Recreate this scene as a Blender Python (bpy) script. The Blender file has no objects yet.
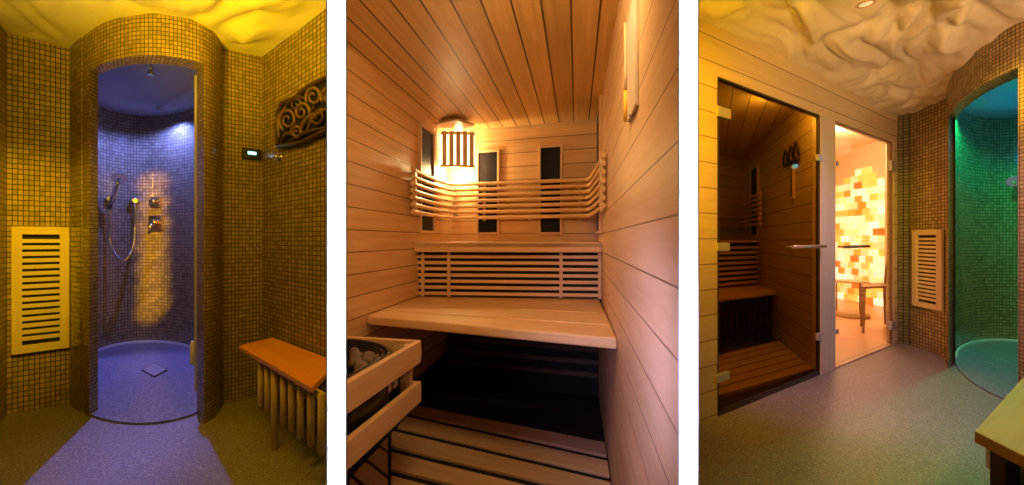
import bpy, bmesh, math, random
from mathutils import Vector, Matrix, noise
random.seed(7)
sc = bpy.context.scene
COL = sc.collection
F, HX, HY, HC = 400.0, 512.0, 240.0, 1.0        # focal length in pixels, horizon point, eye height

# ------------------------------------------------------------------ helpers
def W(x, y, Y):
    return Vector(((x-HX)/F*Y, Y, HC-(y-HY)/F*Y))
def G(x, y, z=0.0):                               # point at height z seen at a pixel
    Y = (HC-z)*F/(y-HY); return Vector(((x-HX)/F*Y, Y, z))
def R(x, Y, z=0.0): return Vector(((x-HX)/F*Y, Y, z))

class Frame:                                      # a vertical wall plane
    def __init__(s, a, b):
        s.o = Vector((a[0], a[1])); b = Vector((b[0], b[1])); s.len = (b-s.o).length
        s.u = (b-s.o).normalized(); s.n = Vector((s.u.y, -s.u.x))
        if s.n.dot(-s.o) < 0: s.n = -s.n
    def px(s, x, y):
        r = Vector(((x-HX)/F, 1.0)); det = r.x*(-s.u.y)+s.u.x*r.y
        t = (s.o.x*(-s.u.y)+s.u.x*s.o.y)/det
        p = r*t; return (p-s.o).dot(s.u), HC-(y-HY)/F*t
    def pt(s, a, z, d=0.0):
        p = s.o+s.u*a+s.n*d; return Vector((p.x, p.y, z))

WL = {}
class MB:
    def __init__(s): s.v=[]; s.f=[]; s.uv=[]; s.sm=[]
    def face(s, pts, uvs=None, smooth=False):
        b=len(s.v); s.v += [Vector(p) for p in pts]; s.f.append(tuple(range(b, b+len(pts))))
        s.uv.append(uvs or [(p[0], p[2]) for p in pts]); s.sm.append(smooth)
    def hexa(s, P, axis=None):                    # P: 4 bottom + 4 top points, wood grain along the longest edge
        P=[Vector(p) for p in P]
        if axis is None:
            es=[P[1]-P[0], P[3]-P[0], P[4]-P[0]]; axis=max(es, key=lambda e:e.length)
        L=Vector(axis).normalized(); ou=random.random()*20; ov=random.random()*20
        c=sum(P, Vector())/8; b=len(s.v); s.v += P
        for q in ((0,3,2,1),(4,5,6,7),(0,1,5,4),(1,2,6,5),(2,3,7,6),(3,0,4,7)):
            a=[P[i] for i in q]; n=(a[1]-a[0]).cross(a[3]-a[0])
            if n.dot(sum(a, Vector())/4-c) < 0: q=q[::-1]; a=a[::-1]; n=-n
            if n.length>0: n.normalize()
            M=n.cross(L)
            if M.length<.3: U=n.orthogonal().normalized(); M=n.cross(U)
            else: U=L; M.normalize()
            s.f.append(tuple(b+i for i in q)); s.uv.append([(p.dot(U)+ou, p.dot(M)+ov) for p in a]); s.sm.append(False)
        return s
    def prism(s, poly, z0, z1, axis=None):
        poly=[Vector((p[0],p[1])) for p in poly]
        if len(poly)==4:
            return s.hexa([(p.x,p.y,z0) for p in poly]+[(p.x,p.y,z1) for p in poly], axis)
        n=len(poly)
        s.face([(p.x,p.y,z1) for p in poly],[(p.x,p.y) for p in poly]); s.face([(p.x,p.y,z0) for p in poly][::-1],[(p.x,p.y) for p in poly][::-1])
        for i in range(n):
            a,c=poly[i],poly[(i+1)%n]; s.face([(a.x,a.y,z0),(c.x,c.y,z0),(c.x,c.y,z1),(a.x,a.y,z1)],[(0,z0),((c-a).length,z0),((c-a).length,z1),(0,z1)])
        return s
    def fbox(s, fr, s0, s1, z0, z1, d0, d1, su=None, sv=None):
        if su is None:
            ps=[fr.pt(a,z0,d) for a,d in ((s0,d0),(s1,d0),(s1,d1),(s0,d1))]
            return s.hexa(ps+[Vector((p.x,p.y,z1)) for p in ps])
        C=lambda a,z,d:(fr.pt(a,z,d),(a*su+d*su*.0,z*sv))
        def q(l):
            s.face([C(*t)[0] for t in l],[((t[0]+(t[2] if l[0][0]==l[1][0]==l[2][0] else 0))*su,(t[1]+(t[2] if l[0][1]==l[1][1]==l[2][1] else 0))*sv) for t in l])
        q([(s0,z0,d1),(s1,z0,d1),(s1,z1,d1),(s0,z1,d1)]); q([(s0,z0,d0),(s1,z0,d0),(s1,z1,d0),(s0,z1,d0)])
        q([(s0,z0,d0),(s0,z0,d1),(s0,z1,d1),(s0,z1,d0)]); q([(s1,z0,d0),(s1,z0,d1),(s1,z1,d1),(s1,z1,d0)])
        q([(s0,z0,d0),(s1,z0,d0),(s1,z0,d1),(s0,z0,d1)]); q([(s0,z1,d0),(s1,z1,d0),(s1,z1,d1),(s0,z1,d1)])
        return s
    def strip(s, path, us, z0, z1, sv=1.0, smooth=True):
        for i in range(len(path)-1):
            a,c=path[i],path[i+1]
            s.face([(a[0],a[1],z0),(c[0],c[1],z0),(c[0],c[1],z1),(a[0],a[1],z1)],[(us[i],z0*sv),(us[i+1],z0*sv),(us[i+1],z1*sv),(us[i],z1*sv)],smooth)
        return s
    def tube(s, pts, r, n=10, cap=True, flat=1.0):
        pts=[Vector(p) for p in pts]; rings=[]; up=None
        rs=r if isinstance(r,(list,tuple)) else [r]*len(pts)
        for i,p in enumerate(pts):
            t=(pts[min(i+1,len(pts)-1)]-pts[max(i-1,0)]).normalized()
            if up is None: up=t.orthogonal().normalized() if abs(t.z)>.9 else Vector((0,0,1))
            a=t.cross(up)
            if a.length<1e-4: a=t.orthogonal()
            a.normalize(); up=a.cross(t).normalized()
            b=len(s.v); s.v += [p+a*math.cos(2*math.pi*k/n)*rs[i]*flat+up*math.sin(2*math.pi*k/n)*rs[i] for k in range(n)]; rings.append(b)
        acc=0
        for i in range(len(pts)-1):
            l=(pts[i+1]-pts[i]).length
            for k in range(n):
                k2=(k+1)%n; s.f.append((rings[i]+k,rings[i]+k2,rings[i+1]+k2,rings[i+1]+k))
                s.uv.append([(acc,k*.01),(acc,(k+1)*.01),(acc+l,(k+1)*.01),(acc+l,k*.01)]); s.sm.append(True)
            acc+=l
        if cap:
            for b in (rings[0],rings[-1]):
                s.f.append(tuple(range(b,b+n))); s.uv.append([(0,0)]*n); s.sm.append(False)
        return s
    def lathe(s, c, prof, ax=(0,0,1), n=24, sx=1.0, smooth=True):   # prof: (radius, along axis)
        ax=Vector(ax).normalized(); a=ax.orthogonal().normalized() if abs(ax.z)<.99 else Vector((1,0,0)); b_=ax.cross(a); c=Vector(c); rings=[]
        for r,h in prof:
            r=max(r,1e-4); b=len(s.v); s.v += [c+ax*h+a*math.cos(2*math.pi*k/n)*r*sx+b_*math.sin(2*math.pi*k/n)*r for k in range(n)]; rings.append(b)
        for i in range(len(prof)-1):
            for k in range(n):
                k2=(k+1)%n; s.f.append((rings[i]+k,rings[i]+k2,rings[i+1]+k2,rings[i+1]+k)); s.uv.append([(k/n,i),((k+1)/n,i),((k+1)/n,i+1),(k/n,i+1)]); s.sm.append(smooth)
        for b in (rings[0],rings[-1]): s.f.append(tuple(range(b,b+n))); s.uv.append([(0,0)]*n); s.sm.append(False)
        return s
    def build(s, name, m, parent=None, bevel=0, fix=True):
        xs=[v.x for v in s.v]; ys=[v.y for v in s.v]; zs=[v.z for v in s.v]
        L=Vector(((min(xs)+max(xs))/2,(min(ys)+max(ys))/2,min(zs)))
        me=bpy.data.meshes.new(name); me.from_pydata([v-L for v in s.v],[],s.f)
        ul=me.uv_layers.new(name='UVMap'); i=0
        for u in s.uv:
            for c in u: ul.data[i].uv=c; i+=1
        for p,sm in zip(me.polygons,s.sm): p.use_smooth=sm
        me.materials.append(m)
        if fix:
            bm=bmesh.new(); bm.from_mesh(me); bmesh.ops.remove_doubles(bm,verts=bm.verts,dist=1e-5); bmesh.ops.recalc_face_normals(bm,faces=bm.faces); bm.to_mesh(me); bm.free()
        o=bpy.data.objects.new(name,me); COL.objects.link(o); WL[o]=L
        o.location=L-(WL[parent] if parent else Vector())
        if parent: o.parent=parent
        if bevel:
            b=o.modifiers.new('Bevel','BEVEL'); b.width=bevel; b.segments=2; b.limit_method='ANGLE'; b.angle_limit=math.radians(40)
        return o
def tag(o,label=None,cat=None,group=None,kind=None):
    for k,v in (('label',label),('category',cat),('group',group),('kind',kind)):
        if v: o[k]=v
    return o
def thing(name,loc,label,cat,group=None):
    o=bpy.data.objects.new(name,None); COL.objects.link(o); o.empty_display_size=.05
    o.location=Vector(loc); WL[o]=Vector(loc); return tag(o,label,cat,group)
def struct(o,label=None):
    o['kind']='structure'
    if label: o['label']=label
    return o
def spline(P,n=8):
    out=[]; P=[tuple(p) for p in P]; Q=[tuple(2*a-b for a,b in zip(P[0],P[1]))]+P+[tuple(2*a-b for a,b in zip(P[-1],P[-2]))]
    for i in range(1,len(Q)-2):
        for k in range(n):
            t=k/n; out.append(tuple(.5*((2*b)+(-a+c)*t+(2*a-5*b+4*c-d)*t*t+(-a+3*b-3*c+d)*t**3) for a,b,c,d in zip(Q[i-1],Q[i],Q[i+1],Q[i+2])))
    out.append(P[-1]); return out
def inside(x,y,poly):
    r=False; j=len(poly)-1
    for i in range(len(poly)):
        xi,yi=poly[i][0],poly[i][1]; xj,yj=poly[j][0],poly[j][1]
        if (yi>y)!=(yj>y) and x<(xj-xi)*(y-yi)/(yj-yi)+xi: r=not r
        j=i
    return r

# ------------------------------------------------------------------ materials
class NT:
    def __init__(s,name):
        s.m=bpy.data.materials.new(name); s.m.use_nodes=True; s.t=s.m.node_tree; s.b=s.t.nodes['Principled BSDF']
    def n(s,t,**k):
        q=s.t.nodes.new(t)
        for a,v in k.items():
            if a.startswith('i_'): q.inputs[int(a[2:])].default_value=v
            else: setattr(q,a,v)
        return q
    def l(s,a,b): s.t.links.new(a,b)
    def math(s,op,a,b=None,c=None):
        q=s.n('ShaderNodeMath',operation=op)
        for i,v in enumerate((a,b,c)):
            if v is None: continue
            if hasattr(v,'is_output'): s.l(v,q.inputs[i])
            else: q.inputs[i].default_value=v
        return q.outputs[0]
    def mix(s,f,a,b):
        q=s.n('ShaderNodeMix',data_type='RGBA')
        for i,v in ((0,f),(6,a),(7,b)):
            if hasattr(v,'is_output'): s.l(v,q.inputs[i])
            else: q.inputs[i].default_value=v if i==0 else (*v,1)
        return q.outputs[2]
    def bump(s,h,st=.3,d=.01):
        q=s.n('ShaderNodeBump'); q.inputs['Strength'].default_value=st; q.inputs['Distance'].default_value=d
        s.l(h,q.inputs['Height']); s.l(q.outputs[0],s.b.inputs['Normal'])
def plain(name,c,rough=.5,metal=0,bump=0,var=.12,scale=30):
    t=NT(name); tc=t.n('ShaderNodeTexCoord'); nz=t.n('ShaderNodeTexNoise'); nz.inputs['Scale'].default_value=scale; t.l(tc.outputs['Object'],nz.inputs['Vector'])
    t.l(t.mix(nz.outputs[0],tuple(x*(1-var) for x in c),tuple(min(1,x*(1+var)) for x in c)),t.b.inputs['Base Color'])
    t.b.inputs['Roughness'].default_value=rough; t.b.inputs['Metallic'].default_value=metal
    if bump: t.bump(nz.outputs[0],bump,.005)
    return t.m
def emit(name,c,st):
    t=NT(name); t.b.inputs['Base Color'].default_value=(*c,1); t.b.inputs['Emission Color'].default_value=(*c,1); t.b.inputs['Emission Strength'].default_value=st; return t.m
def wood(name,c1,c2,pitch=None,off=0,gap=.004,rough=.45,tone=.25,board=1.6,groove=(.10,.045,.015)):
    t=NT(name); uv=t.n('ShaderNodeUVMap'); sp=t.n('ShaderNodeSeparateXYZ'); t.l(uv.outputs[0],sp.inputs[0]); u,v=sp.outputs[0],sp.outputs[1]
    cell=0.0
    if pitch:
        w=t.math('DIVIDE',t.math('SUBTRACT',v,off),pitch); cell=t.math('FLOOR',w); fr=t.math('FRACT',w)
    cb=t.n('ShaderNodeCombineXYZ'); t.l(t.math('MULTIPLY',u,2.2),cb.inputs[0]); t.l(t.math('MULTIPLY',v,38),cb.inputs[1])
    if pitch: t.l(t.math('MULTIPLY',cell,3.7),cb.inputs[2])
    nz=t.n('ShaderNodeTexNoise'); nz.inputs['Scale'].default_value=1.0; nz.inputs['Detail'].default_value=5; nz.inputs['Distortion'].default_value=.6; t.l(cb.outputs[0],nz.inputs[0])
    rp=t.n('ShaderNodeMapRange'); rp.inputs[1].default_value=.3; rp.inputs[2].default_value=.7; t.l(nz.outputs[0],rp.inputs[0])
    col=t.mix(rp.outputs[0],c1,c2)
    if pitch:
        wn=t.n('ShaderNodeTexWhiteNoise',noise_dimensions='1D'); t.l(cell,wn.inputs['W'])
        k=t.math('MULTIPLY_ADD',wn.outputs[0],tone,1-tone/2)
        hs=t.n('ShaderNodeHueSaturation'); t.l(k,hs.inputs['Value']); t.l(col,hs.inputs['Color']); col=hs.outputs[0]
        g=t.math('LESS_THAN',fr,gap/pitch); col=t.mix(g,col,groove)
        t.bump(t.math('SUBTRACT',1,g),.5,.004)
    t.l(col,t.b.inputs['Base Color']); t.b.inputs['Roughness'].default_value=rough
    return t.m
def tile(name,c1,c2,grout,rough=.22,g=.16,metal=0.0,spec=.5):
    t=NT(name); uv=t.n('ShaderNodeUVMap'); sp=t.n('ShaderNodeSeparateXYZ'); t.l(uv.outputs[0],sp.inputs[0])
    us=[]; ce=[]
    for k in (0,1):
        f=t.math('FRACT',sp.outputs[k]); us.append(t.math('GREATER_THAN',t.math('ABSOLUTE',t.math('SUBTRACT',f,.5)),.5-g/2)); ce.append(t.math('FLOOR',sp.outputs[k]))
    gm=t.math('MAXIMUM',us[0],us[1]); cb=t.n('ShaderNodeCombineXYZ'); t.l(ce[0],cb.inputs[0]); t.l(ce[1],cb.inputs[1])
    wn=t.n('ShaderNodeTexWhiteNoise',noise_dimensions='2D'); t.l(cb.outputs[0],wn.inputs[0])
    t.l(t.mix(gm,t.mix(wn.outputs[0],c1,c2),grout),t.b.inputs['Base Color'])
    t.l(t.math('MULTIPLY_ADD',gm,.6,rough),t.b.inputs['Roughness']); t.b.inputs['Metallic'].default_value=metal; t.b.inputs['Specular IOR Level'].default_value=spec
    t.bump(t.math('SUBTRACT',1,gm),.6,.002); return t.m
def terrazzo(name,a,b,c,sc_=90,rough=.35):
    t=NT(name); tc=t.n('ShaderNodeTexCoord'); v=t.n('ShaderNodeTexVoronoi'); v.inputs['Scale'].default_value=sc_; t.l(tc.outputs['Object'],v.inputs['Vector'])
    s_=t.n('ShaderNodeSeparateColor'); t.l(v.outputs['Color'],s_.inputs[0])
    k=t.math('GREATER_THAN',s_.outputs[0],.72); nz=t.n('ShaderNodeTexNoise'); nz.inputs['Scale'].default_value=6; t.l(tc.outputs['Object'],nz.inputs['Vector'])
    base=t.mix(s_.outputs[1],a,b); t.l(t.mix(k,base,c),t.b.inputs['Base Color']); t.b.inputs['Roughness'].default_value=rough
    t.bump(v.outputs['Distance'],.25,.003); return t.m
def glass(name,tint,refl=.06):
    t=NT(name); t.t.nodes.remove(t.b); out=[n for n in t.t.nodes if n.type=='OUTPUT_MATERIAL'][0]
    tr=t.n('ShaderNodeBsdfTransparent'); tr.inputs[0].default_value=(*tint,1); gl=t.n('ShaderNodeBsdfGlossy'); gl.inputs['Roughness'].default_value=.02
    lw=t.n('ShaderNodeFresnel'); lw.inputs[0].default_value=1.45; mx=t.n('ShaderNodeMixShader'); t.l(t.math('MULTIPLY',lw.outputs[0],refl*10),mx.inputs[0]); t.l(tr.outputs[0],mx.inputs[1]); t.l(gl.outputs[0],mx.inputs[2]); t.l(mx.outputs[0],out.inputs[0]); return t.m

M={}
M['tile']=tile('gold_mosaic',(.30,.21,.085),(.46,.32,.14),(.04,.03,.015),rough=.27,g=.17)
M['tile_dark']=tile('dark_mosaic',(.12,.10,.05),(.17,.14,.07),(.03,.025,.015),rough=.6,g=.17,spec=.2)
M['tile_in']=tile('shower_mosaic',(.30,.21,.10),(.46,.34,.17),(.04,.03,.025),rough=.2,g=.16,spec=.8)
M['plaster']=plain('cave_plaster',(.80,.72,.58),.6,bump=.35,var=.08,scale=60)
M['dome']=plain('dome_plaster',(.40,.40,.46),.5,var=.04)
M['floor']=terrazzo('granite_floor',(.13,.115,.11),(.24,.215,.21),(.42,.38,.36),330,.42)
M['pebble']=terrazzo('shower_floor',(.14,.15,.22),(.22,.23,.32),(.32,.33,.42),110,.3)
M['vent']=wood('vent_wood',(.66,.50,.26),(.78,.60,.34),rough=.5)
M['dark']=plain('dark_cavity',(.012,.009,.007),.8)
M['black']=plain('black_plastic',(.012,.012,.014),.3)
M['chrome']=plain('chrome',(.75,.74,.72),.15,1.0,var=.03)
M['benchtop']=wood('orange_bench_wood',(.74,.26,.06),(.86,.34,.09),rough=.4)
M['benchleg']=plain('ochre_tube_paint',(.62,.44,.20),.4)
M['lattice']=plain('dark_carved_wood',(.07,.036,.018),.35)
M['lattice2']=plain('gilded_carved_wood',(.20,.11,.045),.3)
M['sw']=wood('sauna_wall_wood',(.60,.34,.13),(.73,.46,.22),pitch=.0975,off=.945-.0975*9+.0,gap=.0042,tone=.16)
M['sr']=wood('sauna_right_wall_wood',(.70,.45,.24),(.80,.56,.34),pitch=.106,off=.929-.106*8,gap=.0036,tone=.10,groove=(.26,.13,.06))
M['sc']=wood('sauna_ceiling_wood',(.58,.38,.13),(.76,.52,.21),pitch=.103,off=-.538,gap=.008,tone=.22)
M['sb']=wood('sauna_bench_wood',(.68,.41,.17),(.80,.53,.26),tone=.2)
M['trimw']=wood('sauna_trim_wood',(.60,.38,.19),(.70,.47,.26))
M['duck']=wood('duckboard_wood',(.55,.34,.16),(.68,.45,.24))
M['ir']=plain('infrared_glass',(.008,.008,.012),.45)
M['ir'].node_tree.nodes['Principled BSDF'].inputs['Specular IOR Level'].default_value=.15
M['brown']=plain('dark_brown_floor',(.045,.022,.015),.55,var=.3,scale=12)
M['panel']=wood('pale_cladding',(.66,.52,.34),(.74,.60,.42),pitch=.141,off=.017,gap=.005,tone=.10,groove=(.20,.12,.06))
M['frame']=wood('door_post_wood',(.62,.52,.42),(.70,.60,.50))
M['s2']=wood('dim_sauna_wood',(.60,.43,.20),(.70,.52,.27),pitch=.141,off=.01,gap=.006,tone=.12)
M['white']=plain('white_paint',(.92,.92,.92),.6,var=.01)
M['stone']=plain('heater_stone',(.20,.14,.10),.8,bump=.5,var=.4,scale=40)
M['steel']=plain('black_steel',(.03,.028,.03),.35,.6)
M['grey']=plain('pale_metal',(.5,.47,.47),.4,.3)
M['peach']=plain('peach_plaster',(.88,.68,.46),.7,var=.03)
M['peachfloor']=plain('peach_floor',(.82,.50,.27),.35,var=.06,scale=8)
M['chair']=plain('chair_bronze',(.30,.18,.09),.4)
M['yellow']=plain('yellow_strip',(.85,.52,.05),.5)
M['amber_lit_chrome']=plain('amber_lit_chrome',(.90,.66,.28),.2,1.0,var=.03)  # chrome valves with the amber reflection put into their colour
M['curb']=plain('white_curb',(.85,.85,.88),.3,var=.02)

# ------------------------------------------------------------------ ROOM 1 : shower room, left
A0=G(6.5,415.3); A1=G(76.7,401.7); B0=G(224,404); B1=Vector((-1.6025,2.564,0)); RN=Vector((-.705,1.835,0))
ZT=2.36
TZ=1/.030
frA=Frame(A0,A1); frB=Frame(B0,B1); frR=Frame(B1,RN); frL=Frame(A0,(-2.30,1.62))
MA=MB().fbox(frA,0,frA.len+.012,0,ZT,-.04,0,1/.0205,TZ); struct(MA.build('wall_back',M['tile']),'gold mosaic wall left of the round shower')
struct(MB().fbox(frB,-.10,frB.len,0,ZT,-.04,0,1/.0185,1/.0245).build('wall_back',M['tile']),'gold mosaic wall right of the round shower')
struct(MB().fbox(frR,0,frR.len,0,ZT,-.04,0,1/.044,1/.0255).build('wall_right',M['tile']))
struct(MB().fbox(frL,0,frL.len,0,ZT,-.04,0,1/.034,TZ).build('wall_left',M['tile']))

HT=1.38
def shower(xc, Xc, Yc, ry, outer, inner, t0, t1, jl, jr, nm, zc=2.21):
    """oval tiled shower: outer/inner are (pixel x, depth) of the front shell; niche an ellipse in plan"""
    k=(xc-HX)/F
    C=Vector((Xc+k*Yc, Yc)); a=Vector((.6,0)); b=Vector((k*ry, ry))
    E=lambda th,sc=1.0: C+a*math.cos(th)*sc+b*math.sin(th)*sc
    out=spline(outer,8); inn=spline(inner,8)
    ow=[R(x,Y) for x,Y in out]; iw=[R(x,Y) for x,Y in inn]
    def arc(path):
        u=[0]
        for p,q in zip(path,path[1:]):
            u.append(u[-1]+math.hypot((q[0]-k*q[1])-(p[0]-k*p[1]),(q[1]-p[1])*.675)/.030)
        return u
    uo=[u_*HT for u_ in arc(ow)]; TH=TZ*HT; m=MB()
    iL=[i for i,(x,Y) in enumerate(out) if x<=jl+1e-6][-1]; iR=[i for i,(x,Y) in enumerate(out) if x>=jr-1e-6][0]
    m.strip(ow[:iL+1],uo[:iL+1],0,1.96,TH); m.strip(ow[iR:],uo[iR:],0,1.96,TH); m.strip(ow,uo,1.96,ZT,TH)
    # reveals and soffit
    for (p,q) in ((ow[iL],iw[0]),(ow[iR],iw[-1])):
        m.face([(p.x,p.y,0),(q.x,q.y,0),(q.x,q.y,1.96),(p.x,p.y,1.96)],[(0,0),(4,0),(4,1.96*TH),(0,1.96*TH)])
    N=24
    def lerp(path,t):
        f=t*(len(path)-1); i=min(int(f),len(path)-2); return path[i].lerp(path[i+1],f-i)
    op=ow[iL:iR+1]
    for i in range(N):
        p0,p1=lerp(op,i/N),lerp(op,(i+1)/N); q0,q1=lerp(iw,i/N),lerp(iw,(i+1)/N)
        m.face([(p0.x,p0.y,1.96),(p1.x,p1.y,1.96),(q1.x,q1.y,1.96),(q0.x,q0.y,1.96)],[(i*1.2,0),(i*1.2+1.2,0),(i*1.2+1.2,4),(i*1.2,4)])
    m.build('wall_back',M['tile'],fix=False)
    o=bpy.context.scene.objects[-1]; struct(COL.objects[-1],nm+' round pillar shell and curved lintel')
    # niche wall
    th=[t0+(t1-t0)*i/72 for i in range(73)]; pe=[E(t) for t in th]
    m=MB(); ue=arc(pe); m.strip(pe,ue,0,zc,TZ)
    iu=arc(iw); m.strip(iw,iu,1.96,zc,TZ)
    for (p,q) in ((pe[0],iw[-1]),(pe[-1],iw[0])):
        m.face([(p.x,p.y,0),(q.x,q.y,0),(q.x,q.y,zc),(p.x,p.y,zc)],[(0,0),(3,0),(3,zc*TZ),(0,zc*TZ)])
    struct(m.build('wall_back',M['tile_in'],fix=False),nm+' oval mosaic shower lining')
    # dome ceiling
    full=[2*math.pi*i/72 for i in range(73)]; m=MB(); rings=[(1.0,zc),(.63,zc),(.61,zc+.02),(.52,zc+.06),(.36,zc+.09),(.18,zc+.105),(.01,zc+.11)]
    for (r0,z0),(r1,z1) in zip(rings,rings[1:]):
        for i in range(72):
            q=[E(full[i],r0),E(full[i+1],r0),E(full[i+1],r1),E(full[i],r1)]; m.face([(q[0].x,q[0].y,z0),(q[1].x,q[1].y,z0),(q[2].x,q[2].y,z1),(q[3].x,q[3].y,z1)],smooth=True)
    struct(m.build('ceiling',M['dome']),nm+' domed shower ceiling')
    m=MB(); m.prism([E(t,.995) for t in full[:-1]],0.001,.012); struct(m.build('floor',M['pebble']),nm+' shower floor')
    m=MB(); tb=[t0+(t1-t0)*i/60 for i in range(3,58)]
    for i in range(len(tb)-1):
        a_,b_=E(tb[i],.985),E(tb[i+1],.985); c_,d_=E(tb[i+1],.955),E(tb[i],.955)
        m.prism([a_,b_,c_,d_],.012,.03)
    struct(m.build('trim_1',M['curb']),nm+' pale curb round the shower floor')
    return E
out1=[(75,2.60),(76.5,2.45),(80,2.36),(89,2.26),(104,2.17),(118,2.12),(134,2.085),(150,2.076),(166,2.085),(184,2.115),(197,2.15),(204,2.18),(211,2.225),(217,2.29),(222,2.40),(223.5,2.50)]
in1=[(98,2.33),(110,2.26),(128,2.20),(148,2.18),(168,2.19),(184,2.22),(197,2.27)]
E1=shower(163,-.126,3.03,.87,out1,in1,math.radians(-54),math.radians(234),89,204,'blue lit')

def cave(poly, hole, z, step, name, amp, seed, label, k=0, fine=.55, damp=.2):
    xs=[p[0] for p in poly]; ys=[p[1] for p in poly]; bm=bmesh.new(); g={}
    nx=int((max(xs)-min(xs))/step)+2; ny=int((max(ys)-min(ys))/step)+2
    def h(x,y):
        p=Vector((x-k*y,y*.67,seed)); a=noise.fractal(p*1.6,1.0,2.0,2); q=p+Vector((a,a*.7,0))*.35
        b=abs(noise.noise(q*4.2)); c=abs(noise.noise(q*8.5+Vector((5,3,1)))); d=noise.noise(q*19)
        e=9.0
        for i in range(len(poly)):
            A=Vector(poly[i][:2]); B=Vector(poly[(i+1)%len(poly)][:2]); v=Vector((x,y)); t=max(0,min(1,(v-A).dot(B-A)/max((B-A).length_squared,1e-9))); e=min(e,(v-A-(B-A)*t).length)
        ed=max(damp,min(1,(e-.03)/.16))
        return z-.015-ed*amp*(.9*a+1.5*(b-.22)+fine*1.3*(c-.22)+.10*d)
    cave.h=h
    def vtx(i,j):
        if (i,j) not in g:
            x=min(xs)+i*step; y=min(ys)+j*step; g[i,j]=bm.verts.new((x,y,h(x,y)))
        return g[i,j]
    for i in range(nx):
        for j in range(ny):
            cx=min(xs)+(i+.5)*step; cy=min(ys)+(j+.5)*step
            if inside(cx,cy,poly) and not any(inside(cx,cy,q) for q in hole):
                f=bm.faces.new((vtx(i,j),vtx(i+1,j),vtx(i+1,j+1),vtx(i,j+1))); f.smooth=True
    r=bmesh.ops.extrude_face_region(bm,geom=list(bm.faces))
    for v in r['geom']:
        if isinstance(v,bmesh.types.BMVert): v.co.z=2.62
    bmesh.ops.recalc_face_normals(bm,faces=bm.faces)
    me=bpy.data.meshes.new(name); bm.to_mesh(me); bm.free(); me.materials.append(M['plaster'])
    o=bpy.data.objects.new(name,me); COL.objects.link(o); return struct(o,label)
nich1=[E1(math.radians(t),1.0) for t in range(0,360,6)]
poly1=[(-.30,.60),(-.76,1.76),(RN.x,RN.y+.03),(B1.x,B1.y+.02),(B0.x-.03,B0.y-.0+.02)]+[(p.x*1.022,p.y*1.022) for p in [R(x,Y) for x,Y in out1][::-1][1:-1]]+[(A1.x,A1.y+.03),(A0.x-.02,A0.y+.02),(-2.3,1.6),(-1.2,.60)]
cave(poly1,[],2.188,.014,'ceiling',.055,3.1,'undulating cave plaster ceiling of the shower room',-.8725,.15)
struct(MB().prism([(-.27,.57),(-.78,1.70),(-.72,1.86),(-1.60,2.6),(-1.72,2.52),(-3.2,4.4),(-4.4,4.2),(-2.86,2.6),(-2.95,2.33),(-2.30,1.60),(-1.2,.57)],-.03,0).build('floor',M['floor']),'grey granite floor of the shower room')

# drain, rain head, downlight
c=G(154.3,372); dr=thing('floor_drain',(c.x,c.y,.012),'square metal drain cover set in the blue lit shower floor','drain')
q=[G(141,372),G(154.3,379.5),G(168,372),G(154.3,364.5)]
MB().prism(q,.012,.016).build('frame',M['steel'],dr); cen=Vector((c.x,c.y,0)); MB().prism([cen+(p-cen)*.88 for p in q],.016,.019).build('drain_cover',plain('grey_cover',(.30,.29,.34),.4),dr)
c=W(151,83,3.0); r_=thing('rain_shower_head',c,'small shower head hanging from the dome of the blue lit shower','shower head')
MB().tube([(c.x,c.y,2.318),(c.x,c.y,2.27)],.010).build('pipe',M['chrome'],r_); MB().lathe((c.x,c.y,2.235),[(.018,0),(.024,.008),(.024,.02),(.010,.04)]).build('spray_head',M['chrome'],r_)
def downlight(px,py,z,label,col,st,rx=.03):
    Y=(z-1)*F/(HY-py); c=R(px,Y,z); t=thing('ceiling_downlight',(c.x,c.y,z-.012),label,'ceiling light')
    MB().lathe((c.x,c.y,z-.012),[(rx*.55,0),(rx,0),(rx,.012),(rx*.55,.012)]).build('bezel',M['chrome'],t)
    MB().lathe((c.x,c.y,z-.008),[(rx*.55,0),(rx*.5,.004)]).build('lamp',emit('lamp_'+label[:4],col,st),t); return c
dl1=downlight(160,107.5,2.2,'tiny bright blue downlight in the left shower ceiling',(.45,.55,1.0),30)

# vent grilles
def vent(fr,x0,x1,yt,yb,n,label,rows_bottom=None):
    s0,zt=fr.px(x0,yt); s1,_=fr.px(x1,yt); _,zb=fr.px(x0,yb); w=s1-s0; b=w*.17
    c=fr.pt((s0+s1)/2,zb,.0); t=thing('wall_vent',c,label,'vent')
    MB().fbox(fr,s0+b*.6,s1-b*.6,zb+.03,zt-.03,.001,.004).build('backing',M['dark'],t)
    m=MB(); m.fbox(fr,s0,s0+b,zb,zt,.003,.022); m.fbox(fr,s1-b,s1,zb,zt,.003,.022); m.fbox(fr,s0+b,s1-b,zb,zb+.045,.003,.022); m.fbox(fr,s0+b,s1-b,zt-.045,zt,.003,.022)
    m.build('frame',M['vent'],t,bevel=.0015)
    z0=zb+.045; z1=zt-.045; p=(z1-z0)/n
    for i in range(n):
        if i==0: continue
        MB().fbox(fr,s0+b,s1-b,z0+i*p-p*.30,z0+i*p+p*.30,.006,.018).build('slat',M['vent'],t)
    return t
vent(frA,12,69.5,226.5,354.3,17,'yellow lit wooden vent grille on the wall left of the blue shower')

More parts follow.
